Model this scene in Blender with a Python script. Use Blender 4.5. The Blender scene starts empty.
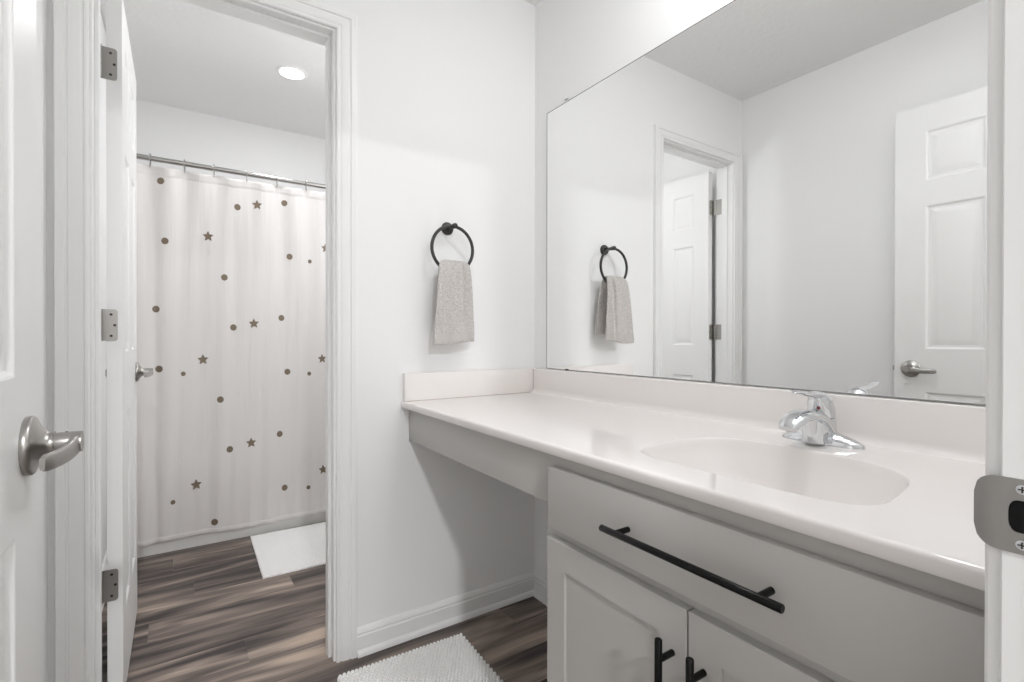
import bpy, bmesh, math, random
from mathutils import Vector, Matrix
from math import sin, cos, pi, radians as R
C = bpy.context.scene
col = C.collection
random.seed(7)

# ------------------------------------------------------------------ camera
# origin = corner of towel wall (plane y=0) and mirror wall (plane x=0), z up, metres
cam_d = bpy.data.cameras.new('camera'); cam = bpy.data.objects.new('camera', cam_d); col.objects.link(cam)
yaw, pit, rol = R(33.8696), R(-0.2495), R(0.0747)
rh = Vector((cos(yaw), -sin(yaw), 0)); fh = Vector((sin(yaw), cos(yaw), 0)); uh = Vector((0, 0, 1))
fwd = fh*cos(pit) + uh*sin(pit); up0 = -fh*sin(pit) + uh*cos(pit)
rt = rh*cos(rol) + up0*sin(rol); up = -rh*sin(rol) + up0*cos(rol)
Mx = Matrix((rt, up, -fwd)).transposed().to_4x4(); Mx.translation = Vector((-1.2316, -1.6701, 1.0579))
cam.matrix_world = Mx
cam_d.sensor_width = 36; cam_d.sensor_fit = 'HORIZONTAL'
cam_d.lens = 499.37*36/1024
cam_d.shift_x = -0.66/1024; cam_d.shift_y = (339.63-341)/1024
cam_d.clip_start = 0.02
C.camera = cam

# ------------------------------------------------------------------ world, exposure
C.view_settings.view_transform = 'Standard'; C.view_settings.look = 'None'
C.view_settings.gamma = 1; C.view_settings.use_curve_mapping = False
C.view_settings.exposure = 0.0
w = bpy.data.worlds.new('world'); C.world = w; w.use_nodes = True
w.node_tree.nodes['Background'].inputs[0].default_value = (1.0, 0.99, 0.98, 1)
w.node_tree.nodes['Background'].inputs[1].default_value = 0.5
C.cycles.use_denoising = True
C.cycles.max_bounces = 14; C.cycles.diffuse_bounces = 9; C.cycles.glossy_bounces = 8
C.cycles.sample_clamp_indirect = 6

def lamp(name, kind, loc, power, size=.1, rot=(0,0,0), colr=(.97,.982,1.0), **k):
    l = bpy.data.lights.new(name, kind); l.energy = power; l.color = colr
    if kind == 'AREA': l.shape = 'DISK'; l.size = size
    else: l.shadow_soft_size = size
    for a, b in k.items(): setattr(l, a, b)
    o = bpy.data.objects.new(name, l); o.location = loc; o.rotation_euler = rot; col.objects.link(o)
    return o
LV = 1.6
for yy in (-.97, -1.16, -1.35):
    lamp('vanity_bulb', 'POINT', (-.22, yy, 2.23), LV, .04)
lamp('near_room_ceiling_lamp', 'AREA', (-.42, -1.12, 2.405), 3.9, .14)
lamp('downlight_lamp', 'AREA', (-.7335, 1.145, 2.425), 4.2, .13)
lamp('far_room_fill_lamp', 'POINT', (-.12, .45, 1.80), 9.0, .06)  # unseen lamp added to brighten the far room and lower curtain
lamp('hall_ceiling_lamp', 'AREA', (-1.30, -3.5, 2.40), 72, .18)

# ------------------------------------------------------------------ materials
def mat(name, colr, rough=.5, metal=0, spec=.5, bump=None, **k):
    m = bpy.data.materials.new(name); m.use_nodes = True; nt = m.node_tree
    b = nt.nodes['Principled BSDF']
    b.inputs['Base Color'].default_value = (*colr, 1); b.inputs['Roughness'].default_value = rough
    b.inputs['Metallic'].default_value = metal; b.inputs['Specular IOR Level'].default_value = spec
    for a, v in k.items(): b.inputs[a.replace('_', ' ')].default_value = v
    if bump:
        sc, st, dist = bump[:3]; stretch = bump[3] if len(bump) > 3 else (1, 1, 1)
        tc = nt.nodes.new('ShaderNodeTexCoord'); mp = nt.nodes.new('ShaderNodeMapping'); mp.inputs['Scale'].default_value = stretch
        n = nt.nodes.new('ShaderNodeTexNoise'); n.inputs['Scale'].default_value = sc; n.inputs['Detail'].default_value = 4
        bp = nt.nodes.new('ShaderNodeBump'); bp.inputs['Strength'].default_value = st; bp.inputs['Distance'].default_value = dist
        nt.links.new(tc.outputs['Object'], mp.inputs['Vector']); nt.links.new(mp.outputs[0], n.inputs['Vector'])
        nt.links.new(n.outputs['Fac'], bp.inputs['Height']); nt.links.new(bp.outputs[0], b.inputs['Normal'])
    return m
wall_m = mat('wall_paint', (.87,.87,.868), .6, bump=(160, .12, .001))
ceil_m = mat('ceiling_texture', (.84,.835,.828), .8, bump=(38, .55, .004))
trim_m = mat('trim_white', (.86,.86,.853), .32)
door_m = mat('door_white', (.85,.85,.842), .38, bump=(60, .10, .001, (1, 1, .06)))
cab_m = mat('cabinet_grey', (.50,.488,.465), .38, bump=(300, .04, .0005))
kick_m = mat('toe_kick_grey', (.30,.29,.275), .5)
ctr_m = mat('cultured_marble', (.855,.82,.798), .05, spec=.55)
caulk_m = mat('caulk_line', (.42,.36,.32), .6)
chrome_m = mat('chrome', (.72,.735,.75), .035, 1)
nickel_m = mat('brushed_nickel', (.42,.405,.385), .30, 1, bump=(200, .05, .0005, (1, 1, 8)))
dark_m = mat('dark_metal', (.05,.048,.045), .5, .6)  # dark metal of small screws, slots and lower mirror clip
black_m = mat('matte_black_metal', (.004,.004,.004), .24, 0, .22)
bronze_m = mat('black_towel_ring', (.040,.039,.038), .42, .3)
mirror_m = mat('mirror_silver', (.93,.935,.93), .0, 1)
edge_m = mat('mirror_edge', (.22,.225,.22), .35, .2)
clip_m = mat('clear_clip', (.75,.75,.75), .15)
tub_m = mat('tub_white', (.84,.84,.82), .25)
rod_m = mat('rod_steel', (.48,.47,.45), .22, 1)
red_m = mat('red_dot', (.22,.03,.05), .3)
glow_m = mat('downlight_lens', (.9,.9,.9), .5)
glow_m.node_tree.nodes['Principled BSDF'].inputs['Emission Color'].default_value = (1,.98,.95,1)
glow_m.node_tree.nodes['Principled BSDF'].inputs['Emission Strength'].default_value = 4
mat_m = mat('white_cotton', (.90,.89,.88), .95, spec=.1, bump=(500, .5, .001))
print_m = mat('bronze_print', (.19,.145,.10), .5)

def curtain_mat():
    m = mat('curtain_satin', (.83,.805,.79), .45)
    nt = m.node_tree; b = nt.nodes['Principled BSDF']; out = nt.nodes['Material Output']
    tr = nt.nodes.new('ShaderNodeBsdfTranslucent'); tr.inputs[0].default_value = (.84,.81,.79,1)
    mx = nt.nodes.new('ShaderNodeMixShader'); mx.inputs[0].default_value = .22
    nt.links.new(b.outputs[0], mx.inputs[1]); nt.links.new(tr.outputs[0], mx.inputs[2]); nt.links.new(mx.outputs[0], out.inputs[0])
    tc = nt.nodes.new('ShaderNodeTexCoord'); mp = nt.nodes.new('ShaderNodeMapping'); mp.inputs['Scale'].default_value = (14, 1, .9)
    n = nt.nodes.new('ShaderNodeTexNoise'); n.inputs['Scale'].default_value = 1.6; n.inputs['Detail'].default_value = 5
    bp = nt.nodes.new('ShaderNodeBump'); bp.inputs['Strength'].default_value = .6; bp.inputs['Distance'].default_value = .010
    nt.links.new(tc.outputs['Object'], mp.inputs['Vector']); nt.links.new(mp.outputs[0], n.inputs['Vector'])
    nt.links.new(n.outputs['Fac'], bp.inputs['Height']); nt.links.new(bp.outputs[0], b.inputs['Normal'])
    return m
curtain_m = curtain_mat()

def towel_mat():
    m = mat('terry_cloth', (.50,.475,.455), .95, spec=.1)
    nt = m.node_tree; b = nt.nodes['Principled BSDF']
    b.inputs['Sheen Weight'].default_value = .4; b.inputs['Sheen Roughness'].default_value = .5
    tc = nt.nodes.new('ShaderNodeTexCoord')
    n = nt.nodes.new('ShaderNodeTexNoise'); n.inputs['Scale'].default_value = 260; n.inputs['Detail'].default_value = 3
    r = nt.nodes.new('ShaderNodeValToRGB'); r.color_ramp.elements[0].position = .35; r.color_ramp.elements[1].position = .65
    r.color_ramp.elements[0].color = (.43,.405,.385,1); r.color_ramp.elements[1].color = (.66,.63,.605,1)
    bp = nt.nodes.new('ShaderNodeBump'); bp.inputs['Strength'].default_value = .9; bp.inputs['Distance'].default_value = .003
    nt.links.new(tc.outputs['Object'], n.inputs['Vector']); nt.links.new(n.outputs['Fac'], r.inputs[0])
    nt.links.new(r.outputs[0], b.inputs['Base Color']); nt.links.new(n.outputs['Fac'], bp.inputs['Height']); nt.links.new(bp.outputs[0], b.inputs['Normal'])
    return m
towel_m = towel_mat()
band_m = mat('towel_band', (.54,.515,.495), .9, spec=.1, bump=(90, .5, .002, (1, 1, 6)))

def floor_mat():
    m = bpy.data.materials.new('vinyl_planks'); m.use_nodes = True; nt = m.node_tree; N = nt.nodes; L = nt.links
    b = N['Principled BSDF']; b.inputs['Roughness'].default_value = .42; b.inputs['Specular IOR Level'].default_value = .35
    at = N.new('ShaderNodeAttribute'); at.attribute_name = 'tone'           # r = plank tone, g,b = per-plank offset
    sep = N.new('ShaderNodeSeparateColor'); L.new(at.outputs['Color'], sep.inputs[0])
    tc = N.new('ShaderNodeTexCoord'); cx = N.new('ShaderNodeCombineXYZ'); ad = N.new('ShaderNodeVectorMath'); ad.operation = 'ADD'
    sc = N.new('ShaderNodeVectorMath'); sc.operation = 'SCALE'; sc.inputs['Scale'].default_value = 37
    L.new(sep.outputs[1], cx.inputs[0]); L.new(sep.outputs[2], cx.inputs[1]); L.new(sep.outputs[0], cx.inputs[2])
    L.new(cx.outputs[0], sc.inputs[0]); L.new(tc.outputs['Object'], ad.inputs[0]); L.new(sc.outputs[0], ad.inputs[1])
    def mapped(s):
        mp = N.new('ShaderNodeMapping'); mp.inputs['Scale'].default_value = s; L.new(ad.outputs[0], mp.inputs['Vector']); return mp.outputs[0]
    def noise(s, scale, det, dist=0):
        n = N.new('ShaderNodeTexNoise'); n.inputs['Scale'].default_value = scale; n.inputs['Detail'].default_value = det
        n.inputs['Distortion'].default_value = dist; L.new(mapped(s), n.inputs['Vector']); return n.outputs['Fac']
    broad = noise((.9, 8, 1), 1.5, 3, 1.0)          # soft streaks
    fine = noise((2.2, 55, 1), 2.0, 5, .3)         # fine grain
    warp = noise((.75, 3.2, 1), 1.3, 2, .2)
    def mul_add(x, a, c):
        n = N.new('ShaderNodeMath'); n.operation = 'MULTIPLY_ADD'; L.new(x, n.inputs[0]); n.inputs[1].default_value = a
        if isinstance(c, float): n.inputs[2].default_value = c
        else: L.new(c, n.inputs[2])
        return n.outputs[0]
    sp = N.new('ShaderNodeSeparateXYZ'); L.new(ad.outputs[0], sp.inputs[0])
    t_ = mul_add(warp, 9.0, mul_add(sp.outputs[1], 15.0, .0))
    pp = N.new('ShaderNodeMath'); pp.operation = 'PINGPONG'; L.new(t_, pp.inputs[0]); pp.inputs[1].default_value = 1.0   # growth-ring contours
    v = mul_add(broad, 2.1, -.80)
    v = mul_add(pp.outputs[0], .26, v); v = mul_add(fine, .30, v); v = mul_add(sep.outputs[0], .28, v)
    v = mul_add(v, 1.08, -.30)
    rp = N.new('ShaderNodeValToRGB'); e = rp.color_ramp.elements
    e[0].position = .06; e[0].color = (.048,.040,.038,1); e[1].position = .98; e[1].color = (.52,.41,.33,1)
    for p_, c_ in ((.30, (.110,.088,.078,1)), (.52, (.200,.160,.138,1)), (.75, (.330,.268,.225,1))):
        q = e.new(p_); q.color = c_
    L.new(v, rp.inputs[0]); L.new(rp.outputs[0], b.inputs['Base Color'])
    bp = N.new('ShaderNodeBump'); bp.inputs['Strength'].default_value = .25; bp.inputs['Distance'].default_value = .0008
    L.new(fine, bp.inputs['Height']); L.new(bp.outputs[0], b.inputs['Normal'])
    return m
floor_m = floor_mat()

# ------------------------------------------------------------------ object helpers
def wloc(o):
    v = Vector((0,0,0))
    while o: v += o.location; o = o.parent
    return v
def thing(name, label, cat, loc, group=None, kind=None):
    o = bpy.data.objects.new(name, None); o.empty_display_size = .05; col.objects.link(o); o.location = loc
    if label: o['label'] = label; o['category'] = cat
    if group: o['group'] = group
    if kind: o['kind'] = kind
    return o
def obj(name, bm, m, parent=None, smooth=35, bevel=0, seg=2, origin=None, sub=0):
    """links the bmesh (built in world coordinates) as one object under parent"""
    if bevel:
        bm.normal_update()
        es = [e for e in bm.edges if len(e.link_faces) == 2 and e.calc_face_angle(0) > R(30)]
        bmesh.ops.bevel(bm, geom=es, offset=bevel, segments=seg, affect='EDGES', profile=.5, clamp_overlap=True)
    bm.normal_update()
    for f in bm.faces: f.smooth = True
    for e in bm.edges:
        if len(e.link_faces) != 2 or e.calc_face_angle(0) > R(smooth): e.smooth = False
    base = wloc(parent) if parent else Vector(origin or (0,0,0))
    for v in bm.verts: v.co -= base
    me = bpy.data.meshes.new(name); bm.to_mesh(me); bm.free()
    for q in (m if isinstance(m, (list, tuple)) else [m]): me.materials.append(q)
    o = bpy.data.objects.new(name, me); col.objects.link(o)
    if parent: o.parent = parent
    else: o.location = base
    if sub:
        s = o.modifiers.new('sub', 'SUBSURF'); s.levels = s.render_levels = sub
    return o
def struct(name, bm, m, **k):
    o = obj(name, bm, m, **k); o['kind'] = 'structure'; return o
def tag(o, label, cat, group=None):
    o['label'] = label; o['category'] = cat
    if group: o['group'] = group
    return o
def NB(): return bmesh.new()
def box(bm, x0, x1, y0, y1, z0, z1, mi=0):
    v = [bm.verts.new((x, y, z)) for z in (z0, z1) for y in (y0, y1) for x in (x0, x1)]
    for a in ((0,2,3,1),(4,5,7,6),(0,1,5,4),(2,6,7,3),(0,4,6,2),(1,3,7,5)):
        f = bm.faces.new([v[i] for i in a]); f.material_index = mi
    return bm
def rings_loft(bm, rings, closed_u=True, cap=True, closed_v=False, mi=0):
    vs = [[bm.verts.new(p) for p in r] for r in rings]
    n = len(vs[0]); m = len(vs)
    for i in range(m if closed_v else m-1):
        a, b = vs[i], vs[(i+1) % m]
        for j in range(n if closed_u else n-1):
            k = (j+1) % n
            f = bm.faces.new((a[j], a[k], b[k], b[j])); f.material_index = mi
    if cap and closed_u and not closed_v:
        for r in (vs[0][::-1], vs[-1]):
            try: f = bm.faces.new(r); f.material_index = mi
            except ValueError: pass
    return vs
def frame_of(d, hint=Vector((0,0,1))):
    d = d.normalized()
    if abs(d.dot(hint)) > .98: hint = Vector((1,0,0))
    a = d.cross(hint).normalized(); b = a.cross(d).normalized(); return a, b
def tube(bm, pts, r, n=16, closed=False, rb=None, hint=Vector((0,0,1)), mi=0):
    """sweep an ellipse (r across, rb along the hint side) along pts; r may be a list"""
    pts = [Vector(p) for p in pts]; rings = []
    for i, p in enumerate(pts):
        if closed: d = pts[(i+1) % len(pts)] - pts[i-1]
        else: d = pts[min(i+1, len(pts)-1)] - pts[max(i-1, 0)]
        a, b = frame_of(d, hint)
        ra = r[i] if isinstance(r, (list, tuple)) else r
        rr = ra if rb is None else (rb[i] if isinstance(rb, (list, tuple)) else rb)
        rings.append([p + a*ra*cos(t*2*pi/n) + b*rr*sin(t*2*pi/n) for t in range(n)])
    rings_loft(bm, rings, closed_v=closed, mi=mi); return bm
def lathe(bm, prof, o, axis, n=32, mi=0):
    """prof = [(radius, distance along axis)]"""
    o = Vector(o); ax = Vector(axis).normalized(); a, b = frame_of(ax)
    rings_loft(bm, [[o + ax*h + (a*cos(2*pi*t/n) + b*sin(2*pi*t/n))*max(r, 1e-5) for t in range(n)] for r, h in prof], mi=mi)
    return bm
def fix(bm): bmesh.ops.recalc_face_normals(bm, faces=bm.faces); return bm

# ------------------------------------------------------------------ room shell
XL, ZC, TW = -1.4997, 2.43, .105        # left wall, ceiling, towel wall thickness
YE = -1.5585                            # entry wall, room face
YB, ZC2 = 1.965, 2.44                   # back wall of the bathroom beyond
HX0, HX1, HZ = -1.412, -.811, 2.050     # inner door opening in towel wall
EX0, EX1 = -1.416, -.695                # entry door opening

def plank_floor():
    bm = NB(); lay = bm.loops.layers.float_color.new('tone')
    W_, off = .15, .005
    joints = {1: -1.038, 4: -.82, 5: -1.175, -1: -.19, 0: -.62, 2: -.50, 3: -1.32, 6: -.70, 7: -1.25, -2: -.95, -3: -.45, -4: -1.2, -5: -.7}
    rnd = random.Random(11)
    tones = {}
    for k in range(-31, 14):
        y0, y1 = off + W_*k, off + W_*(k+1)
        j = joints.get(k, -1.5 + rnd.random()*1.2)
        xs = [j + 1.22*i for i in range(-2, 3)]
        for i in range(len(xs)-1):
            a, b_ = max(xs[i], -2.7), min(xs[i+1], .6)
            if b_ - a < .01: continue
            g = .0009; d = .0010
            o = [(a, y0), (b_, y0), (b_, y1), (a, y1)]; q = [(a+g, y0+g), (b_-g, y0+g), (b_-g, y1-g), (a+g, y1-g)]
            t = (rnd.random(), rnd.random(), rnd.random(), 1)
            vo = [bm.verts.new((x, y, -d)) for x, y in o]; vi = [bm.verts.new((x, y, 0)) for x, y in q]
            fs = [bm.faces.new(vi)] + [bm.faces.new((vo[s], vo[(s+1) % 4], vi[(s+1) % 4], vi[s])) for s in range(4)]
            for f in fs:
                for l in f.loops: l[lay] = t
    # slab underneath
    box(bm, -2.7, .6, -4.6, 2.1, -.06, -.0012)
    return bm
struct('floor', plank_floor(), floor_m, smooth=20)

bm = NB(); box(bm, XL-.1, .1, YE-.121, .0525, ZC, ZC+.08); struct('ceiling', bm, ceil_m)
bm = NB(); box(bm, XL-.1, .1, .0525, YB+.1, ZC2, ZC2+.07); struct('ceiling_bathroom', bm, ceil_m)
bm = NB(); box(bm, 0, .1, YE-.121, YB+.1, -.06, ZC+.005); struct('wall_mirror', bm, wall_m)
bm = NB(); box(bm, XL-.1, XL, YE-.121, YB+.1, -.06, ZC+.005); struct('wall_left', bm, wall_m)
bm = NB(); box(bm, XL-.1, .1, YB, YB+.1, -.06, ZC2); struct('wall_back', bm, wall_m)
bm = NB()
jt = .018
box(bm, XL, HX0-jt, 0, TW, -.01, ZC2-.005); box(bm, HX1+jt, 0, 0, TW, -.01, ZC2-.005); box(bm, HX0-jt, HX1+jt, 0, TW, HZ+jt, ZC2-.005)
struct('wall_towel', bm, wall_m)
bm = NB(); ET = .121
box(bm, XL, EX0-jt, YE-ET, YE, -.01, ZC); box(bm, EX1+jt, 0, YE-ET, YE, -.01, ZC); box(bm, EX0-jt, EX1+jt, YE-ET, YE, HZ+jt, ZC)
struct('wall_entry', bm, wall_m)
# hallway behind the camera, only its shell
bm = NB(); box(bm, -2.7, .6, -4.7, -4.6, -.06, 2.5); struct('wall_hall', bm, wall_m)
bm = NB(); box(bm, -2.8, -2.7, -4.7, YE-ET, -.06, 2.5); struct('wall_hall_left', bm, wall_m)
bm = NB(); box(bm, .6, .7, -4.7, YE-ET, -.06, 2.5); struct('wall_hall_right', bm, wall_m)
bm = NB(); box(bm, -2.7, XL-.1, YE-ET, YE-.02, -.06, 2.5); box(bm, .1, .6, YE-ET, YE-.02, -.06, 2.5); struct('wall_hall_front', bm, wall_m)
bm = NB(); box(bm, -2.8, .7, -4.7, YE-ET, ZC, ZC+.08); struct('ceiling_hall', bm, ceil_m)

# jambs with stops
def jamb(x0, x1, y0, y1, zt, stop_y0, stop_y1, nm):
    bm = NB()
    box(bm, x0-jt, x0, y0, y1, 0, zt+jt); box(bm, x1, x1+jt, y0, y1, 0, zt+jt); box(bm, x0, x1, y0, y1, zt, zt+jt)
    s = .010
    box(bm, x0, x0+s, stop_y0, stop_y1, 0, zt); box(bm, x1-s, x1, stop_y0, stop_y1, 0, zt); box(bm, x0+s, x1-s, stop_y0, stop_y1, zt-s, zt)
    return struct(nm, bm, trim_m, bevel=.0012, seg=1)
jamb(HX0, HX1, 0, TW-.002, HZ, .030, .064, 'trim_1')
jamb(EX0, EX1, YE-ET, YE, HZ, YE-.085, YE-.045, 'trim_2')

# casing: profile (distance outwards from the opening, depth off the wall)
PROF = [(0, 0), (0, .0085), (.0025, .011), (.007, .0115), (.0095, .0085), (.012, .0085), (.016, .0115), (.026, .0135),
        (.034, .0145), (.036, .0125), (.039, .0125), (.041, .0165), (.045, .0175), (.055, .0175), (.057, .0160), (.057, 0)]
def casing(x0, x1, zt, yf, s, nm, rv=.007, wL=1, wR=1):
    """s=-1 casing stands off towards -y"""
    bm = NB()
    st = []
    for i in range(4):
        ring = []
        for w_, d in PROF:
            ring.append({0: (x0-rv-w_*wL, yf+s*d, 0), 1: (x0-rv-w_*wL, yf+s*d, zt+rv+w_), 2: (x1+rv+w_*wR, yf+s*d, zt+rv+w_), 3: (x1+rv+w_*wR, yf+s*d, 0)}[i])
        st.append(ring)
    rings_loft(bm, st); fix(bm)
    return struct(nm, bm, trim_m, smooth=28)
casing(HX0, HX1, HZ, 0, -1, 'trim_3', wL=1.15, wR=1.13)
casing(HX0, HX1, HZ, TW, 1, 'trim_4')
casing(EX0, EX1, HZ, YE, 1, 'trim_5')
casing(EX0, EX1, HZ, YE-ET, -1, 'trim_6')

# baseboards with shoe moulding
BP = [(0, 0), (.0135, 0), (.0135, 0), (.0135, .062), (.011, .0655), (.011, .070), (.0125, .0725), (.010, .080), (.006, .0865), (.003, .0885), (0, .0885)]
SP = [(0, 0), (.026, 0), (.0255, .006), (.0235, .0115), (.020, .0155), (.0135, .0185), (.0, .0185)]
def baseboard(pts, nrm, nm):
    """pts = wall line, nrm = into-room direction per point (mitre included)"""
    bm = NB()
    for P_ in (BP, SP):
        rings_loft(bm, [[(p[0]+n[0]*d, p[1]+n[1]*d, z) for d, z in P_] for p, n in zip(pts, nrm)])
    fix(bm)
    return struct(nm, bm, trim_m, smooth=30)
baseboard([(HX1+.072, 0), (0, 0), (0, -.7985)], [(0, -1), (-1, -1), (-1, 0)], 'baseboard_towel')
baseboard([(XL, -.02), (XL, YE+.02)], [(1, 0), (1, 0)], 'baseboard_left')
baseboard([(XL, TW+.02), (XL, 1.30)], [(1, 0), (1, 0)], 'baseboard_bathroom_left')
baseboard([(HX1+.064, TW), (0, TW), (0, 1.30)], [(0, 1), (-1, 1), (-1, 0)], 'baseboard_bathroom_right')

# ------------------------------------------------------------------ six panel doors
def leaf_bm(y0, y1, xf, th, z0, z1, stile, mull, rows):
    """leaf lying in the y-z plane, faces at xf (towards +x) and xf-th"""
    bm = NB(); wd = y1-y0; pw = (wd-2*stile-mull)/2
    ys = [y0, y0+stile, y0+stile+pw, y1-stile-pw, y1-stile, y1]
    zs = [z0]
    for a, b in rows: zs += [a, b]
    zs.append(z1)
    rg = [(0, 0), (.003, -.001), (.009, -.0065), (.015, -.0075), (.018, -.0075), (.040, -.0020), (.043, -.0016)]
    for side in (1, -1):
        X = lambda d: (xf + d) if side == 1 else (xf - th - d)
        for i in range(5):
            for j in range(len(zs)-1):
                a, b, c, d = ys[i], ys[i+1], zs[j], zs[j+1]
                if i in (1, 3) and j % 2 == 1:
                    prev = None
                    for s, h in rg:
                        r = [bm.verts.new((X(h), y, z)) for y, z in ((a+s, c+s), (b-s, c+s), (b-s, d-s), (a+s, d-s))]
                        if prev:
                            for q in range(4): bm.faces.new((prev[q], prev[(q+1) % 4], r[(q+1) % 4], r[q]))
                        prev = r
                    bm.faces.new(prev)
                else:
                    bm.faces.new([bm.verts.new((X(0), y, z)) for y, z in ((a, c), (b, c), (b, d), (a, d))])
    for (ya, yb, za, zb) in ((y0, y0, z0, z1), (y1, y1, z0, z1), (y0, y1, z0, z0), (y0, y1, z1, z1)):
        if ya == yb: pts = [(xf, ya, za), (xf-th, ya, za), (xf-th, ya, zb), (xf, ya, zb)]
        else: pts = [(xf, ya, za), (xf, yb, za), (xf-th, yb, za), (xf-th, ya, za)]
        bm.faces.new([bm.verts.new(p) for p in pts])
    bmesh.ops.remove_doubles(bm, verts=bm.verts, dist=1e-5); fix(bm)
    return bm
ROWS = [(.245, .832), (1.012, 1.612), (1.718, 1.925)]

def lever(parent, base, out, along, droop=.0):
    """door lever: rose + neck + blade. base on the door face, out = away from the door, along = blade direction"""
    base = Vector(base); o = Vector(out); a = Vector(along); z = Vector((0,0,1))
    bm = NB()
    lathe(bm, [(0, 0), (.0350, 0), (.0355, .002), (.0355, .0065), (.0335, .0085), (.0300, .0098), (.0225, .0135), (.0165, .0185), (.0140, .0225), (.0145, .026), (0, .026)], base, o, 40)
    h = obj('door_handle', fix(bm), nickel_m, parent, smooth=50)
    bm = NB()
    lathe(bm, [(0, .026), (.0125, .026), (.0130, .030), (.0130, .040), (.0128, .052), (0, .052)], base, o, 24)
    # blade: starts at the neck end, sweeps along and slightly back to the door
    n = 14; rings = []
    for i in range(n+1):
        t = i/n
        c = base + o*(.046 - .016*t*t) + a*(-.010 + .104*t) + z*(-.004*sin(t*pi*.9) - .005*t)
        hh = .0130 - .0035*sin(min(1, t*1.3)*pi/2)
        tt = .0052 - .0012*t
        if i in (0, n): hh *= .72; tt *= .6
        ring = []
        for k in range(16):
            an = 2*pi*k/16
            ca, sa = cos(an), sin(an)
            ring.append(c + o*tt*math.copysign(abs(ca)**.5, ca) + z*hh*math.copysign(abs(sa)**.5, sa))
        rings.append(ring)
    rings_loft(bm, rings)
    obj('lever', fix(bm), nickel_m, h, smooth=50)
    bm = NB(); lathe(bm, [(0, .0), (.0016, .0), (.0016, .0006), (0, .0006)], base + o*.037 + a*(-.0) + z*.0128, z, 10)
    obj('set_screw', fix(bm), dark_m, h)
    return h

# door_1: the entry door, swung open against the left wall
d1 = thing('door_1', 'white six-panel entry door swung open at the left edge, lever handle nearest', 'door', (-1.40, -1.53, .01), kind='structure')
obj('door_leaf', leaf_bm(-1.497, -.787, -1.3830, .035, .010, 2.034, .108, .118, ROWS), door_m, d1, smooth=14)
lever(d1, (-1.3830, -.847, .927), (1, 0, 0), (0, -1, 0))
lever(d1, (-1.4180, -.847, .927), (-1, 0, 0), (0, -1, 0))
bm = NB(); box(bm, -1.4120, -1.3890, -.7872, -.7862, .899, .955); box(bm, -1.4070, -1.3940, -.7865, -.7775, .917, .937)
obj('latch', bm, nickel_m, d1, bevel=.0008, seg=1)

# door_2: bathroom door, open into the room beyond
d2 = thing('door_2', 'white six-panel bathroom door standing open beyond the second doorway', 'door', (-1.40, .12, .01), kind='structure')
obj('door_leaf', leaf_bm(.122, .720, -1.3610, .035, .012, 2.034, .100, .098, ROWS), door_m, d2, smooth=14)
lever(d2, (-1.3610, .660, .927), (1, 0, 0), (0, -1, 0))
lever(d2, (-1.3960, .660, .927), (-1, 0, 0), (0, -1, 0))
def hinge(parent, zc):
    h = .0445
    bm = NB()
    # leaf on the door edge (faces the camera)
    yf = .1205
    pts = []
    x0, x1, r = -1.4080, -1.3715, .008
    pts += [(x0, zc-h), (x1-r, zc-h)] + [(x1-r+r*sin(t), zc-h+r-r*cos(t)) for t in [i*pi/8 for i in range(1, 5)]]
    pts += [(x1-r+r*cos(t), zc+h-r+r*sin(t)) for t in [i*pi/8 for i in range(0, 5)]] + [(x0, zc+h)]
    rings_loft(bm, [[(x, yf-.0004, z) for x, z in pts], [(x, yf+.0018, z) for x, z in pts]])
    # leaf on the jamb edge
    box(bm, -1.4120, -1.4105, .066, TW+.002, zc-h, zc+h)
    # knuckles
    for k in range(5):
        za = zc-h + k*2*h/5 + .0006; zb = zc-h + (k+1)*2*h/5 - .0006
        lathe(bm, [(0, za), (.0062, za), (.0062, zb), (0, zb)], (-1.4105, .1125, 0), (0, 0, 1), 14)
    o = obj('hinge', fix(bm), nickel_m, parent, smooth=40)
    for dz, dx in ((.030, -1.386), (0, -1.378), (-.030, -1.386)):
        b2 = NB(); lathe(b2, [(0, 0), (.0036, 0), (.003, .0006), (0, .0002)], (dx, yf-.0004, zc+dz), (0, -1, 0), 12)
        obj('screw', fix(b2), dark_m, o)
for z_ in (1.822, 1.091, .360): hinge(d2, z_)
for z_ in (1.822, 1.091, .360):
    bm = NB()
    box(bm, -1.4155, -1.4140, YE-.034, YE+.002, z_-.0445, z_+.0445)
    lathe(bm, [(0, z_-.0445), (.0062, z_-.0445), (.0062, z_+.0445), (0, z_+.0445)], (-1.4190, YE+.024, 0), (0, 0, 1), 14)
    box(bm, -1.4145, -1.3835, YE+.0500, YE+.0516, z_-.0445, z_+.0445)
    box(bm, -1.4190, -1.4145, YE+.022, YE+.0516, z_-.0445, z_+.0445)
    obj('hinge', fix(bm), nickel_m, d1, smooth=40)

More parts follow.
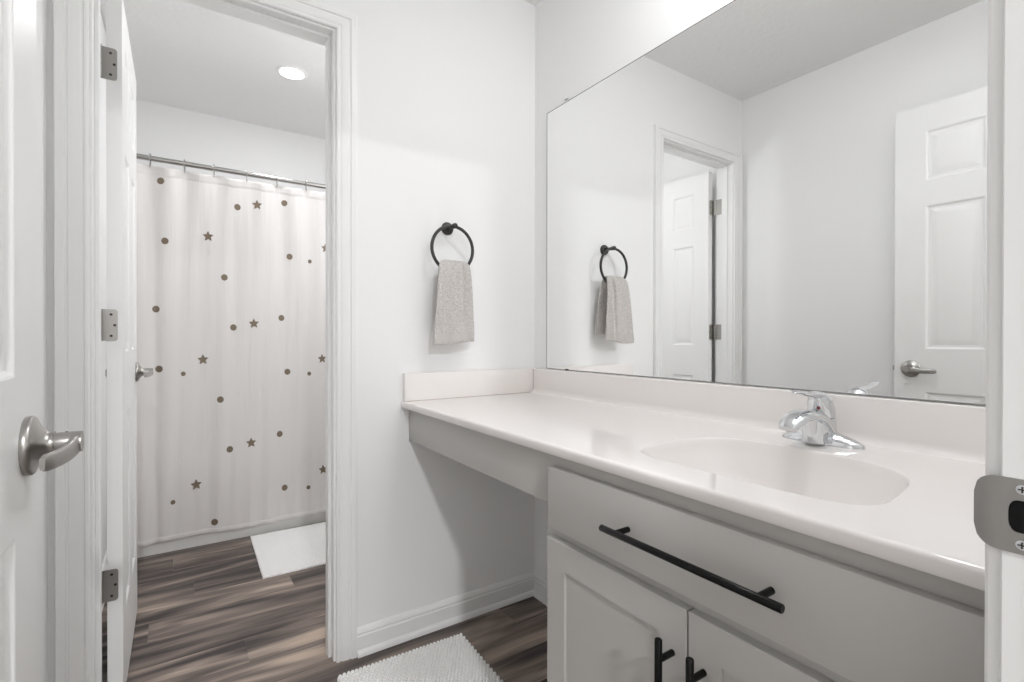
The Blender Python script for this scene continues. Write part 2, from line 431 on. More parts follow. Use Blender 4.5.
# strike plate on the entry jamb
def strike():
    t = thing('strike_plate', 'satin nickel strike plate with rounded lip on the near right door jamb', 'strike plate', (EX1, -1.572, .921))
    bm = NB(); zc = .921; x = EX1
    # plate outline in y,z with hole; build as a ring of quads between outline and hole
    hy0, hy1, hz = -1.5810, -1.5632, .0125
    yo0, yo1 = -1.5930, -1.5590
    def outl(n=40):
        P = []
        for i in range(n):
            a = 2*pi*i/n; ca, sa = cos(a), sin(a)
            k = 1/max(abs(ca), abs(sa)); P.append((ca*k, sa*k))
        return P
    S = outl()
    def m_out(u, v, g=1.0):
        hh = .0288 - .004*max(0, -u)**3
        return ((yo0+yo1)/2 + u*(yo1-yo0)/2, zc + v*hh*g)
    def m_in(u, v): return ((hy0+hy1)/2 + u*(hy1-hy0)/2*(1-.25*abs(v)**4), zc + v*hz*(1-.12*abs(u)**4))
    rings = []
    for (f, xx) in ((m_in, x-.0002), (m_in, x-.0016), (m_out, x-.0016), (m_out, x-.0002)):
        rings.append([(xx, *f(u, v)) for u, v in S])
    rings_loft(bm, rings, cap=False)
    # lip curling round the casing edge
    lip = []
    for k in range(9):
        q = k/8; y = yo1 - .0005 + q*.0175; hh = .0130 + .0158*math.sqrt(max(0, 1-q**2.6)); xx = x - .0016 + .0045*q*q
        lip.append([(xx, y, zc-hh), (xx, y, zc+hh), (xx+.0013, y, zc+hh), (xx+.0013, y, zc-hh)])
    rings_loft(bm, lip)
    obj('plate', fix(bm), nickel_m, t, smooth=50)
    bm = NB(); box(bm, x-.0001, x+.0008, hy0-.001, hy1+.001, zc-hz-.001, zc+hz+.001)
    obj('latch_hole_shade', bm, black_m, t)  # black sheet behind the plate opening, shade of the hole put into its colour
    for s in (1, -1):
        bm = NB(); lathe(bm, [(0, 0), (.0042, 0), (.0038, .0010), (.002, .0013), (0, .0013)], (x-.0016, -1.5712, zc+s*.0212), (-1, 0, 0), 20)
        sc = obj('screw', fix(bm), chrome_m, t, smooth=50)
        bm = NB(); box(bm, x-.0032, x-.0028, -1.5736, -1.5688, zc+s*.0212-.0005, zc+s*.0212+.0005); box(bm, x-.0033, x-.0028, -1.5717, -1.5707, zc+s*.0212-.0024, zc+s*.0212+.0024)
        obj('screw_slot', bm, dark_m, sc)
strike()

# ------------------------------------------------------------------ mirror
mt = thing('wall_mirror', 'large frameless wall mirror above the vanity backsplash', 'mirror', (0, -.79, .936))
mt.name = 'frameless_mirror'
bm = NB(); box(bm, -.0055, -.0005, -1.50, -.0865, .9355, 1.9525)
for f in bm.faces: f.material_index = 0 if abs(f.calc_center_median().x + .0055) < 1e-5 else 1
e_ = .0026      # polished edge seen as a thin dark line round the glass
for ya, yb, za, zb in ((-1.50, -.0865, .9355, .9355+e_*.35), (-1.50, -.0865, 1.9525-e_, 1.9525), (-1.50, -1.50+e_, .9355, 1.9525), (-.0865-e_, -.0865, .9355, 1.9525)):
    box(bm, -.0059, -.0054, ya, yb, za, zb, 1)
obj('mirror_glass', bm, [mirror_m, edge_m], mt)
def clip(y, z, s):
    bm = NB(); box(bm, -.0095, -.0058, y-.009, y+.009, z-(.004 if s > 0 else .008), z+(.008 if s > 0 else .004)); box(bm, -.0095, 0, y-.009, y+.009, z+(.001 if s > 0 else -.006), z+(.008 if s > 0 else -.001))
    obj('mirror_clip', bm, clip_m, mt, bevel=.001, seg=1)
clip(-.21, 1.954, 1); clip(-1.2, 1.954, 1); 
bm = NB(); box(bm, -.0090, -.0058, -.222, -.206, .9335, .9385); obj('mirror_clip', bm, dark_m, mt, bevel=.0006, seg=1)

# ------------------------------------------------------------------ countertop with integral basin
ZT, ZB, XF = .834, .8114, -.5819
ct = thing('countertop', 'long off-white cultured marble vanity top with integrated sink', 'countertop', (-.29, -.77, ZB))
SX, SY, HXs, HYs, NS = -.340, -1.178, .157, .2155, 3.6
def sup(a, n=NS):
    c, s = cos(a), sin(a); return math.copysign(abs(c)**(2/n), c), math.copysign(abs(s)**(2/n), s)
NA = 96
def basin_pt(a, r):
    u, v = sup(a, 3.0 if cos(a) > 0 else 4.6)
    return SX + u*HXs*r, SY + v*HYs*r*(1 - (.05+.10*u)*max(0, min(1, -v*2)))
def ss(t): t = max(0, min(1, t)); return t*t*(3-2*t)
def depth(a, r):
    # steep near the back, front and right; long ramp on the far left side (+y)
    v = sin(a); wdt = .42 + .38*max(0, v)**1.5
    t = max(0, min(1, (1-r)/wdt)); return .118*(1-(1-t)**2)*ss(t/.10)
bm = NB()
rad = [0.02] + [i/22 for i in range(1, 20)] + [.89, .92, .945, .965, .98, .99, 1.0, 1.008]
rings = []
for r in rad:
    ring = []
    for i in range(NA):
        a = 2*pi*i/NA; x, y = basin_pt(a, r); z = ZT - depth(a, min(r, 1))
        ring.append((x, y, z))
    rings.append(ring)
rings_loft(bm, rings, cap=False)
cv = [v for v in bm.verts[:NA]] if False else None
bm.verts.ensure_lookup_table(); bm.faces.new([bm.verts[i] for i in range(NA)])
fix(bm)
bas = obj('sink_basin', bm, ctr_m, ct, smooth=60)
if bas.data.polygons[len(bas.data.polygons)//2].normal.z < 0: bas.data.flip_normals()
bm = NB(); lathe(bm, [(0, 0), (.020, 0), (.021, .002), (.017, .003), (.014, .001), (0, .001)], (SX, SY, ZT-.118), (0, 0, 1), 28)
obj('drain', fix(bm), chrome_m, ct)
# slab top around the basin
bm = NB()
bx0, bx1, by0, by1 = -.5600, -.0420, -1.44, -.92
XE = -.5755
inner = [(*basin_pt(2*pi*i/NA, 1.008), ZT) for i in range(NA)]
outer = []
for x, y, z in inner:
    dx, dy = x-SX, y-SY; k = min((bx1-SX)/dx if dx > 1e-6 else ((bx0-SX)/dx if dx < -1e-6 else 9e9), (by1-SY)/dy if dy > 1e-6 else ((by0-SY)/dy if dy < -1e-6 else 9e9))
    outer.append((SX+dx*k, SY+dy*k, ZT))
vi = [bm.verts.new(p) for p in inner]; vo = [bm.verts.new(p) for p in outer]
for i in range(NA):
    j = (i+1) % NA; bm.faces.new((vi[i], vi[j], vo[j], vo[i]))
# corner fillers of the box
for cx_, cy_ in ((bx0, by0), (bx0, by1), (bx1, by0), (bx1, by1)):
    best = None
    for i in range(NA):
        j = (i+1) % NA; a, b = outer[i], outer[j]
        onx = lambda p: abs(p[0]-cx_) < 1e-6; ony = lambda p: abs(p[1]-cy_) < 1e-6
        if (onx(a) and ony(b) and not (ony(a) or onx(b))) or (ony(a) and onx(b) and not (onx(a) or ony(b))):
            bm.faces.new((vo[i], vo[j], bm.verts.new((cx_, cy_, ZT))))
def quad(x0, x1, y0, y1, z=ZT):
    bm.faces.new([bm.verts.new(p) for p in ((x0, y0, z), (x1, y0, z), (x1, y1, z), (x0, y1, z))])
quad(XE, bx1, by1, 0); quad(XE, bx1, YE, by0); quad(XE, bx0, by0, by1)
# front nosing + underside + cove up to the backsplash, swept along y
prof = [(XE, ZT)] + [(XE - .0064*sin(t), ZT - .0065 + .0065*cos(t)) for t in [i*pi/12 for i in range(1, 7)]] + [(XF, ZB+.004), (XF+.003, ZB), (XF+.034, ZB)]
rings_loft(bm, [[(x, y, z) for x, z in prof] for y in (0, YE)], closed_u=False, cap=False)
bm.faces.new([bm.verts.new(p) for p in ((XF+.034, 0, ZB), (-.0005, 0, ZB), (-.0005, -.7985, ZB), (XF+.034, -.7985, ZB))])
cove = [(bx1, ZT)] + [(-.022 - .020 + .020*sin(t), ZT + .020 - .020*cos(t)) for t in [i*pi/16 for i in range(1, 9)]] + [(-.0215, .9260), (-.0205, .9310), (-.0180, .9322), (-.0005, .9322)]
rings_loft(bm, [[(x, y, z) for x, z in cove] for y in (-.0, YE)], closed_u=False, cap=False)
bmesh.ops.remove_doubles(bm, verts=bm.verts, dist=1e-5)
bmesh.ops.recalc_face_normals(bm, faces=bm.faces)
top = obj('top_slab', bm, ctr_m, ct, smooth=50)
# side splash on the towel wall
bm = NB(); box(bm, -.5756, -.0215, -.0200, -.0005, ZT, .9322)
obj('side_splash', bm, ctr_m, ct, bevel=.0015)
bm = NB(); box(bm, -.5740, -.0215, -.0206, -.0002, ZT-.0002, ZT+.0014); box(bm, -.0228, -.0208, -.0212, -.0190, ZT+.001, .930)
obj('caulk', bm, caulk_m, ct)

# ------------------------------------------------------------------ faucet
FX, FY = -.088, -1.152
fc = thing('faucet', 'single-lever chrome bathroom faucet behind the sink', 'faucet', (FX, FY, ZT))
bm = NB(); rings = []
n = 40
for k, (s, z) in enumerate([(1.0, ZT), (1.0, ZT+.0035), (.975, ZT+.0065), (.90, ZT+.0105), (.78, ZT+.0150), (.62, ZT+.0200), (.40, ZT+.025), (.2, ZT+.027)]):
    rings.append([(FX + cos(2*pi*i/n)*.0290*(s**.6), FY + math.copysign(abs(sin(2*pi*i/n))**1.0, sin(2*pi*i/n))*.0825*s, z) for i in range(n)])
rings_loft(bm, rings); obj('base_plate', fix(bm), chrome_m, fc, smooth=60)
bm = NB(); rings = []
for z, rx, ry, ox in [(ZT+.002, .034, .034, -.004), (ZT+.010, .0315, .031, -.003), (ZT+.025, .0285, .0285, -.001), (ZT+.040, .0265, .0275, 0), (ZT+.0545, .0255, .0268, 0), (ZT+.0550, .0245, .0258, 0)]:
    rings.append([(FX+ox+rx*cos(2*pi*i/32), FY+ry*sin(2*pi*i/32), z) for i in range(32)])
rings_loft(bm, rings); obj('body', fix(bm), chrome_m, fc, smooth=60)
# spout: rounded-rectangle sections swept over an arch
path = [(-.084, .838), (-.088, .856), (-.100, .874), (-.121, .8885), (-.147, .8965), (-.172, .8985), (-.196, .8940), (-.215, .8860), (-.227, .8765)]
hw = [.030, .030, .0295, .0285, .0270, .0262, .0250, .0225, .0175]
hh = [.031, .028, .0225, .0165, .0130, .0120, .0118, .0110, .0075]
bm = NB(); rings = []
for i, (x, z) in enumerate(path):
    a = path[max(i-1, 0)]; b = path[min(i+1, len(path)-1)]; tx, tz = b[0]-a[0], b[1]-a[1]; l = math.hypot(tx, tz); nx, nz = tz/l, -tx/l
    ring = []
    for k in range(28):
        an = 2*pi*k/28; u, v = cos(an), sin(an)
        u = math.copysign(abs(u)**.8, u); v = math.copysign(abs(v)**(.8), v)
        if v < 0: v *= .75
        ring.append((x + nx*v*hh[i], FY + u*hw[i]*(1-.12*max(0, v)), z + nz*v*hh[i]))
    rings.append(ring)
rings_loft(bm, rings); obj('spout', fix(bm), chrome_m, fc, smooth=60)
bm = NB(); lathe(bm, [(0, 0), (.0105, 0), (.0105, -.012), (.0085, -.0125), (0, -.0110)], (-.213, FY, .8830), (0, 0, 1), 24)
obj('aerator', fix(bm), nickel_m, fc)
# front skirt between base and spout (the hollow under the arch)
bm = NB(); rings = []
for t in range(9):
    q = t/8; z = ZT+.004 + q*.048
    xf = FX - .052 - .006*q; wdt = .0225
    rings.append([(FX-.010, FY-wdt, z), (xf+.020, FY-wdt, z), (xf+.006, FY-wdt*.72, z), (xf, FY-wdt*.3, z), (xf, FY+wdt*.3, z), (xf+.006, FY+wdt*.72, z), (xf+.020, FY+wdt, z), (FX-.010, FY+wdt, z)])
rings_loft(bm, rings); obj('front_skirt', fix(bm), chrome_m, fc, smooth=60)
# handle: dome and lever
bm = NB()
dome = []
for z, r, ox in [(ZT+.0560, .0262, 0), (ZT+.066, .0268, -.001), (ZT+.078, .0262, -.003), (ZT+.090, .0240, -.007), (ZT+.100, .0200, -.012), (ZT+.107, .0140, -.017), (ZT+.1105, .0070, -.020), (ZT+.1112, .0005, -.021)]:
    dome.append([(FX+ox+r*cos(2*pi*i/32), FY+r*.98*sin(2*pi*i/32), z) for i in range(32)])
rings_loft(bm, dome)
tube(bm, [(-.092, FY, .9300), (-.112, FY, .9375), (-.132, FY, .9385), (-.150, FY, .9400), (-.168, FY, .9430), (-.186, FY, .9475), (-.200, FY, .9485), (-.208, FY, .9460)],
     [.0200, .0175, .0135, .0105, .0095, .0098, .0090, .0050], n=20, rb=[.0125, .0085, .0055, .0042, .0038, .0038, .0036, .0020])
ha = obj('handle', fix(bm), chrome_m, fc, smooth=60)
bm = NB(); lathe(bm, [(0, 0), (.0036, 0), (.0032, .001), (0, .0014)], (FX-.0283, FY-.0070, .9110), (-1, -.25, 0), 16)
obj('temperature_dot', fix(bm), red_m, ha)
bm = NB(); lathe(bm, [(0, .0), (.0040, 0), (.0040, .005), (.003, .006), (0, .006)], (-.052, FY, ZT+.020), (0, 0, 1), 16); lathe(bm, [(0, .0), (.0022, 0), (.0022, .030), (0, .030)], (-.052, FY, ZT+.012), (0, 0, 1), 12)
obj('lift_rod', fix(bm), chrome_m, fc)

# ------------------------------------------------------------------ vanity cabinet
XC, XD = -.5527, -.5717          # face frame plane, front plane of doors and drawer
Y0, Y1 = -.7985, -1.547
cb = thing('vanity_cabinet', 'grey shaker vanity cabinet under the sink, with knee-space apron', 'cabinet', (-.28, -1.17, 0))
bm = NB()
box(bm, XC+.019, -.001, Y0-.016, Y0, .0, ZB)                       # left side
box(bm, XC+.019, -.001, Y1, Y1+.016, .0, ZB)                       # right side
box(bm, XC+.019, -.001, Y1+.016, Y0-.016, .10, .116)               # bottom
box(bm, -.008, -.001, Y1+.016, Y0-.016, .116, .80)                 # back
obj('carcass', bm, cab_m, cb)
bm = NB()
for z0, z1 in ((.10, .140), (.618, .664), (.765, ZB)): box(bm, XC, XC+.019, Y1+.038, Y0-.038, z0, z1)
box(bm, XC, XC+.019, Y0-.038, Y0, .0, ZB); box(bm, XC, XC+.019, Y1, Y1+.038, .0, ZB)
obj('face_frame', bm, cab_m, cb)
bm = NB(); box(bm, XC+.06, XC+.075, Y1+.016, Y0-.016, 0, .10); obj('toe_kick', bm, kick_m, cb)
def pull(parent, y, z, horizontal, L, post):
    xb = XD - .034
    bm = NB()
    if horizontal: tube(bm, [(xb, y-L/2, z), (xb, y-L/2+.001, z), (xb, y+L/2-.001, z), (xb, y+L/2, z)], [.0052, .006, .006, .0052], 20)
    else: tube(bm, [(xb, y, z-L/2), (xb, y, z-L/2+.001), (xb, y, z+L/2-.001), (xb, y, z+L/2)], [.0052, .006, .006, .0052], 20)
    for s in (1, -1):
        p = (XD, y+s*post, z) if horizontal else (XD, y, z+s*post)
        lathe(bm, [(0, -.0002), (.0052, -.0002), (.0052, .034), (0, .034)], p, (-1, 0, 0), 16)
    return obj('pull_handle', fix(bm), black_m, parent, smooth=50)
bm = NB(); box(bm, XD, XC-.0008, -1.531, -.8235, .6525, .7820)
dr = obj('drawer_front', bm, cab_m, cb, bevel=.0016)
pull(dr, -1.1815, .7195, True, .322, .128)
def shaker(y0, y1, z0, z1, py):
    s, dp = .0570, .0065
    bm = NB()
    o_ = [(y0, z0), (y1, z0), (y1, z1), (y0, z1)]; i_ = [(y0+s, z0+s), (y1-s, z0+s), (y1-s, z1-s), (y0+s, z1-s)]
    i2 = i_
    L = [[(XC-.0008, y, z) for y, z in o_], [(XD+.0012, y, z) for y, z in o_],
         [(XD, y+(.0012 if k in (0, 3) else -.0012), z+(.0012 if k < 2 else -.0012)) for k, (y, z) in enumerate(o_)],
         [(XD, y, z) for y, z in i_], [(XD+dp, y, z) for y, z in i2]]
    rings_loft(bm, L); fix(bm)
    d = obj('cabinet_door', bm, cab_m, cb, smooth=20)
    pull(d, py, .488, False, .194, .064)
    return d
shaker(-1.1752, -.8211, .125, .6312, -1.1490); shaker(-1.5310, -1.1784, .125, .6312, -1.2068)
bm = NB(); box(bm, XC, XC+.0185, Y0+.0004, -.0015, .6940, ZB); obj('apron_panel', bm, cab_m, cb, bevel=.0012)

# ------------------------------------------------------------------ towel ring and towel
tr = thing('towel_ring', 'black round towel ring mounted on the white wall left of the mirror', 'towel ring', (-.4036, 0, 1.459))
RX, RZ, RY = -.4095, 1.3760, -.058
bm = NB(); lathe(bm, [(0, 0), (.0235, 0), (.0240, .003), (.0225, .0075), (.0180, .0100), (.011, .0110), (0, .0110)], (-.4036, -.0005, 1.459), (0, -1, 0), 32); obj('wall_rose', fix(bm), bronze_m, tr, smooth=50)
bm = NB(); lathe(bm, [(0, .009), (.0085, .009), (.0075, .020), (.0072, .050), (.0092, .052), (.0092, .068), (.0075, .070), (0, .070)], (-.4036, 0, 1.459), (0, -1, 0), 24); obj('post', fix(bm), bronze_m, tr, smooth=50)
bm = NB(); tube(bm, [(RX + .0815*sin(2*pi*i/64), RY, RZ + .0815*cos(2*pi*i/64)) for i in range(64)], .0058, 14, closed=True, hint=Vector((0,1,0)))
obj('ring', fix(bm), bronze_m, tr, smooth=60)

def towel():
    """folded hand towel: front flap, bunched top over the ring, back flap; thick closed surface"""
    # centre line in (y,z), half thickness, half width, x centre
    path = [(-.088, 1.036), (-.089, 1.046), (-.089, 1.058), (-.0885, 1.072), (-.088, 1.090), (-.087, 1.13), (-.086, 1.18), (-.085, 1.23), (-.083, 1.27), (-.080, 1.298), (-.0745, 1.318), (-.066, 1.327),
            (-.055, 1.328), (-.046, 1.320), (-.0395, 1.300), (-.0365, 1.27), (-.0335, 1.23), (-.031, 1.18), (-.030, 1.13), (-.0295, 1.090), (-.0295, 1.078), (-.0295, 1.070)]
    NXs = 44; n = len(path); outer = []; innr = []
    for i, (y, z) in enumerate(path):
        a = path[max(i-1, 0)]; b = path[min(i+1, n-1)]; ty, tz = b[0]-a[0], b[1]-a[1]; l = math.hypot(ty, tz) or 1; ny, nz = tz/l, -ty/l     # left normal
        ny, nz = -ny, -nz
        h = max(0, min(1, (1.325-z)/.29)); front = i < n/2
        hw = .060 + .0240*h**.8; xc = RX + (-.001 - .007*h if front else .004 + .016*h)
        if not front: hw *= .84
        th = .0085 - .001*h
        ro, ri = [], []
        for k in range(NXs+1):
            u = -1 + 2*k/NXs; x = xc + u*hw
            fold = .0055*h**.6*sin(u*4.3+.6) + .0030*sin(u*9+z*9)*h + .0015*sin(z*60+u*5)*h
            if front: fold += -.012*math.exp(-((u-.50+.10*h)/.085)**2)*(1-.45*h)
            edge = (1-abs(u)**6)
            t_ = th*(.35+.65*edge)
            if i in (0, n-1): t_ *= .55
            zz = z + (.006*sin(u*2.4-.4) if i < 5 else 0)*(1-i/5 if i < 5 else 0)
            cy = y - fold*(1 if front else .6)
            ro.append((x, cy - ny*t_, zz - nz*t_)); ri.append((x, cy + ny*t_, zz + nz*t_))
        outer.append(ro); innr.append(ri)
    bm = NB()
    vo = [[bm.verts.new(p) for p in r] for r in outer]; vi = [[bm.verts.new(p) for p in r] for r in innr]
    band = {1, 2, 3}
    for i in range(n-1):
        mi = 1 if (i in (1, 2) or i in (n-3,)) else 0
        for k in range(NXs):
            f = bm.faces.new((vo[i][k], vo[i][k+1], vo[i+1][k+1], vo[i+1][k])); f.material_index = mi
            f = bm.faces.new((vi[i][k+1], vi[i][k], vi[i+1][k], vi[i+1][k+1])); f.material_index = mi
        for k in (0, NXs):
            f = bm.faces.new((vo[i][k], vo[i+1][k], vi[i+1][k], vi[i][k])); f.material_index = mi
    for i in (0, n-1):
        for k in range(NXs): bm.faces.new((vo[i][k], vo[i][k+1], vi[i][k+1], vi[i][k]))
    fix(bm)
    o = obj('hand_towel', bm, [towel_m, band_m], None, smooth=75, origin=(RX, RY, 1.04), sub=1)
    tag(o, 'grey terry hand towel folded over the black towel ring', 'towel')
towel()

# ------------------------------------------------------------------ bobble bath mats
def bobble_mat(cx_, cy_, rot, W_, H_, label, step, rad_, hgt, seed, edge_rows=True):
    rnd = random.Random(seed); ca, sa = cos(rot), sin(rot)
    T = lambda x, y, z: (cx_ + x*ca - y*sa, cy_ + x*sa + y*ca, z)
    bm = NB()
    # woven base
    pts = [(-W_/2, -H_/2), (W_/2, -H_/2), (W_/2, H_/2), (-W_/2, H_/2)]
    rings_loft(bm, [[T(x, y, .0005) for x, y in pts], [T(x, y, .006) for x, y in pts]])
    nx, ny = int(W_/step), int(H_/(step*.87))
    K = 7
    for j in range(ny+1):
        for i in range(nx+1):
            x = -W_/2 + i*step + (step/2 if j % 2 else 0) + rnd.uniform(-.0006, .0006); y = -H_/2 + j*step*.87 + rnd.uniform(-.0006, .0006)
            if x > W_/2 + .003: continue
            r = rad_*rnd.uniform(.93, 1.05); h = hgt*rnd.uniform(.9, 1.08); z0 = .003
            prev = None
            for rr, zz in ((1.0, 0), (.96, .5), (.66, .87)):
                ring = [bm.verts.new(T(x + r*rr*cos(2*pi*q/K), y + r*rr*sin(2*pi*q/K), z0 + h*zz)) for q in range(K)]
                if prev:
                    for q in range(K): bm.faces.new((prev[q], prev[(q+1) % K], ring[(q+1) % K], ring[q]))
                prev = ring
            c = bm.verts.new(T(x, y, z0 + h))
            for q in range(K): bm.faces.new((prev[q], prev[(q+1) % K], c))
    o = obj('bath_mat', bm, mat_m, None, smooth=85, origin=(cx_, cy_, 0))
    tag(o, label, 'bath mat')
bobble_mat(-.622, -.410, R(-2.2), .422, .625, 'white bobble-textured bath mat on the floor in front of the vanity', .0125, .0064, .012, 3)
bobble_mat(-.52, 1.002, R(-1.0), .79, .530, 'white bobble-textured bath mat beside the bathtub', .0105, .0056, .010, 4)

# ------------------------------------------------------------------ bathtub
YT = 1.308
def tub():
    bm = NB(); x0, x1, y0, y1, zr = XL+.002, -.002, YT, YB-.002, .40
    def rr(xa, xb, ya, yb, z, r, n=6):
        P = []
        for (cx_, cy_, a0) in ((xb-r, yb-r, 0), (xa+r, yb-r, pi/2), (xa+r, ya+r, pi), (xb-r, ya+r, 3*pi/2)):
            for i in range(n+1): P.append((cx_+r*cos(a0+i*pi/2/n), cy_+r*sin(a0+i*pi/2/n), z))
        return P
    L = [rr(x0, x1, y0, y1, 0.001, .004), rr(x0, x1, y0, y1, .375, .004), rr(x0, x1, y0+.002, y1, .392, .006), rr(x0+.006, x1-.006, y0+.010, y1-.006, zr, .01),
         rr(x0+.055, x1-.055, y0+.07, y1-.045, zr, .12), rr(x0+.065, x1-.065, y0+.078, y1-.053, zr-.012, .12), rr(x0+.10, x1-.14, y0+.10, y1-.08, .15, .12), rr(x0+.14, x1-.20, y0+.14, y1-.12, .09, .10)]
    rings_loft(bm, L); fix(bm)
    o = obj('bathtub', bm, tub_m, None, smooth=40, origin=(-.75, YT, 0))
    tag(o, 'white bathtub almost hidden behind the shower curtain, only its base showing', 'bathtub')
tub()

# ------------------------------------------------------------------ shower rod, rings and curtain
RYr, RZr = 1.330, 1.9265
rd = thing('shower_rod', 'straight steel shower curtain rod across the far room', 'curtain rod', (-.75, RYr, RZr))
bm = NB(); tube(bm, [(XL+.004, RYr, RZr), (-.75, RYr, RZr), (-.004, RYr, RZr)], .0125, 20); obj('rod', bm, rod_m, rd, smooth=60)
for x, s in ((XL+.001, 1), (-.001, -1)):
    bm = NB(); lathe(bm, [(0, 0), (.030, 0), (.030, .006), (.019, .016), (.0135, .020), (0, .020)], (x, RYr, RZr), (s, 0, 0), 24); obj('end_flange', fix(bm), rod_m, rd, smooth=50)
RINGX = [-1.3413, -1.2012, -1.0741, -.9254, -.7769, -.6269]
CT = 1.893
def zt_at(x):   # sag of the top edge between rings
    k = (x + 1.3413)/.1429; return CT - .008*(1-abs(cos(pi*k)))
def S(x, z):
    """curtain surface y for x, z"""
    t = max(0, min(1, (CT - z)/1.83))
    y = RYr - .004 - .056*min(1, t/.82) - .006*ss((t-.75)/.25)
    pinch = math.exp(-t*9)
    k = (x + 1.3413)/.1429
    y += .010*pinch*cos(2*pi*k)
    a = .0060 + .0060*t*(1-t)*2
    y += a*(.55*sin(x*17+1.2+t*1.1) + .40*sin(x*31+.4-t*1.6) + .25*sin(x*52+2+t))
    y += .0020*sin(x*83+t*5)*(.3+t*.5)
    # deep fold by the left end
    y += -.024*math.exp(-((x+1.400-.02*t)/.045)**2)*(.4+.6*t) + .012*math.exp(-((x+1.318)/.020)**2)*(.4+.6*t)
    # loose swag near the right rings
    y += -.006*math.exp(-((x+.70+.18*t)/.05)**2)*math.exp(-((z-1.80)/.10)**2)
    return min(y, YT-.006) if z < .41 else y
def zbot(x): return .068 + .004*sin(x*9) + .022*math.exp(-((x+1.43)/.05)**2)
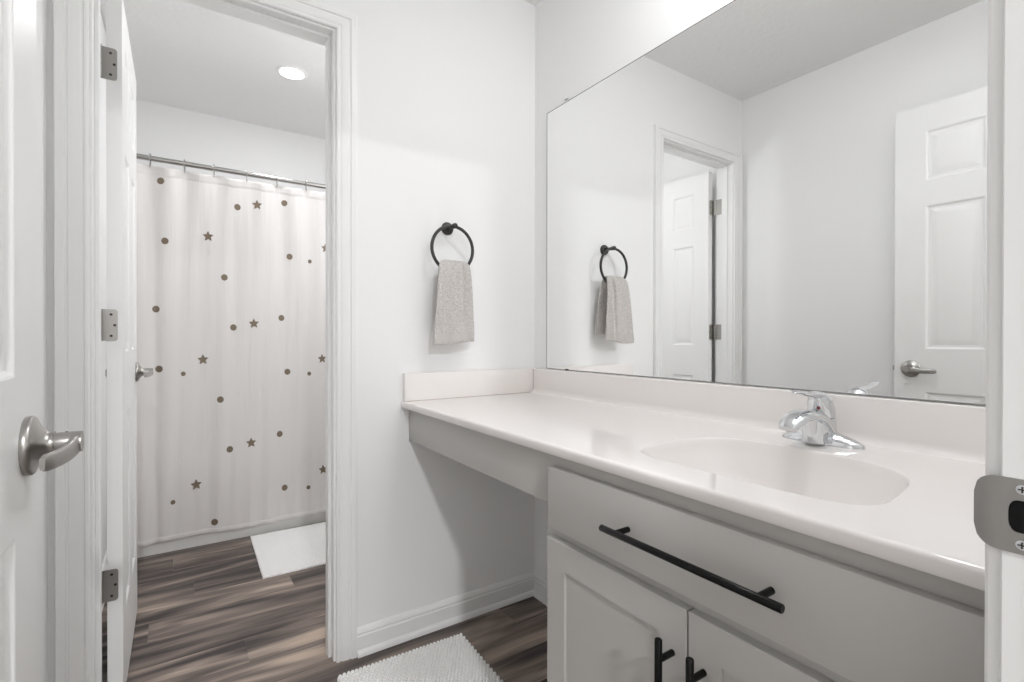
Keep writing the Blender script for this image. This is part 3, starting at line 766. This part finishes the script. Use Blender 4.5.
def curtain():
    bm = NB(); x0, x1 = -1.470, -.045; NX, NZ = 300, 90
    V = []
    for j in range(NZ+1):
        row = []
        for i in range(NX+1):
            x = x0 + (x1-x0)*i/NX; zt, zb = zt_at(x), zbot(x); z = zb + (zt-zb)*j/NZ
            row.append(bm.verts.new((x, S(x, z), z)))
        V.append(row)
    for j in range(NZ):
        for i in range(NX): bm.faces.new((V[j][i], V[j][i+1], V[j+1][i+1], V[j+1][i]))
    # hems: doubled cloth at the top and bottom, 1 mm proud
    for (lo, hi) in ((lambda x: zt_at(x)-.045, lambda x: zt_at(x)-.0005), (lambda x: zbot(x)+.0005, lambda x: zbot(x)+.022)):
        prev = None
        for i in range(NX+1):
            x = x0 + (x1-x0)*i/NX; a, b = lo(x), hi(x)
            cur = [bm.verts.new((x, S(x, z)-o, z)) for z, o in ((a, 0), (a+.0008, .0006), (a+(b-a)*.35, .0007), (a+(b-a)*.7, .0007), (b, .0006), (b+.0004, 0))]
            if prev:
                for q in range(5): bm.faces.new((prev[q], cur[q], cur[q+1], prev[q+1]))
            prev = cur
    # printed dots and stars, laid on the cloth
    def stamp(cx_, cz_, rf):
        n = 20; O = .0016
        ok = zbot(cx_)+.02 < cz_ < zt_at(cx_)-.03 and x0+.02 < cx_ < x1-.02
        if not ok: return
        c = bm.verts.new((cx_, S(cx_, cz_)-O, cz_)); prev = None; F = []
        for fr in (.34, .67, 1.0):
            ring = []
            for i in range(n):
                a = 2*pi*i/n; r = rf(a)*fr; x, z = cx_+r*.9*sin(a), cz_+r*cos(a)
                ring.append(bm.verts.new((x, S(x, z)-O, z)))
            for i in range(n):
                k = (i+1) % n
                F.append(bm.faces.new((c, ring[k], ring[i])) if prev is None else bm.faces.new((prev[i], prev[k], ring[k], ring[i])))
            prev = ring
        for f in F: f.material_index = 1
    def star(a, R_=.027, rot=0.0):
        k = ((a+rot) / (2*pi/10)) % 2; q = k if k <= 1 else 2-k       # 0 tip, 1 notch
        a2 = q*pi/5; r0, r1 = R_, R_*.40
        # straight edge between tip and notch in polar form
        x0_, y0_ = r0, 0; x1_, y1_ = r1*cos(pi/5), r1*sin(pi/5)
        d = (cos(a2), sin(a2)); ex, ey = x1_-x0_, y1_-y0_
        den = d[0]*ey - d[1]*ex
        return (x0_*ey - y0_*ex)/den
    dots = [(-1.299, 1.82), (-1.282, 1.527), (-0.969, 1.741), (-0.741, 1.798), (-0.716, 1.503), (-1.03, 1.366), (-1.318, 1.193), (-1.306, 0.903), (-0.99, 1.108), (-0.759, 1.163), (-0.731, 0.868), (-1.05, 0.739), (-1.009, 0.481), (-0.772, 0.533), (-0.749, 0.24), (-1.077, 0.122)]
    small = [(-0.611, 1.485), (-1.208, 0.876), (-0.62, 0.854), (-1.251, 0.254), (-0.629, 0.224)]
    stars = [(-0.877, 1.765), (-1.101, 1.572), (-0.895, 1.13), (-1.125, 0.944), (-0.55, 0.936), (-0.911, 0.503), (-1.155, 0.322), (-0.55, 0.311)]
    P_ = .575
    for lst, f in ((dots, lambda a: .0165), (small, lambda a: .0112), (stars, lambda a: star(a, .0325, .06))):
        for x, z in lst:
            stamp(x, z, f)
            if x + P_ > -.53: stamp(x+P_, z-.004, f)
    o = obj('shower_curtain', bm, [curtain_m, print_m], None, smooth=80, origin=(-.75, RYr, CT))
    tag(o, 'off-white shower curtain printed with bronze dots and stars, hung in front of the bathtub', 'shower curtain')
curtain()
ordn = ['leftmost visible', 'second visible from the left', 'third visible from the left', 'third visible from the right', 'second visible from the right', 'rightmost visible']
def make_ring():
    bm = NB(); x = RINGX[0]
    pts = []
    for i in range(28):
        a = 2*pi*i/28
        pts.append((x + .002*sin(a), RYr - .001 + .0175*sin(a), RZr - .0115 + .0320*cos(a)))
    tube(bm, pts, .0021, 8, closed=True, hint=Vector((1,0,0)))
    for s in (-1, 1):
        lathe(bm, [(0, -.003), (.0030, -.003), (.0036, 0), (.0030, .003), (0, .003)], (x, RYr - .001 + s*.012, RZr-.037), (0, 0, 1), 10)
    return obj('curtain_ring', fix(bm), rod_m, None, smooth=60, origin=(x, RYr, RZr))
r0 = make_ring()
for i, x in enumerate(RINGX):
    o = r0 if i == 0 else r0.copy()
    if i: col.objects.link(o)
    o.location.x = x
    tag(o, 'thin metal curtain ring on the shower rod, ' + ordn[i], 'curtain ring', 'shower curtain rings along the rod')

# ------------------------------------------------------------------ recessed ceiling light
dl = thing('recessed_ceiling_light', 'round recessed light glowing in the far room ceiling', 'ceiling light', (-.7335, 1.145, ZC2))
bm = NB(); rings = [[(-.7335+r*cos(2*pi*i/48), 1.145+r*sin(2*pi*i/48), z) for i in range(48)] for r, z in ((.058, ZC2-.004), (.062, ZC2-.006), (.074, ZC2-.005), (.079, ZC2-.0005))]
rings_loft(bm, rings, cap=False); fix(bm); obj('trim_ring', bm, trim_m, dl, smooth=50)
bm = NB(); lathe(bm, [(0, 0), (.059, 0), (.059, .002), (0, .002)], (-.7335, 1.145, ZC2-.0055), (0, 0, 1), 48); obj('lens', fix(bm), glow_m, dl)
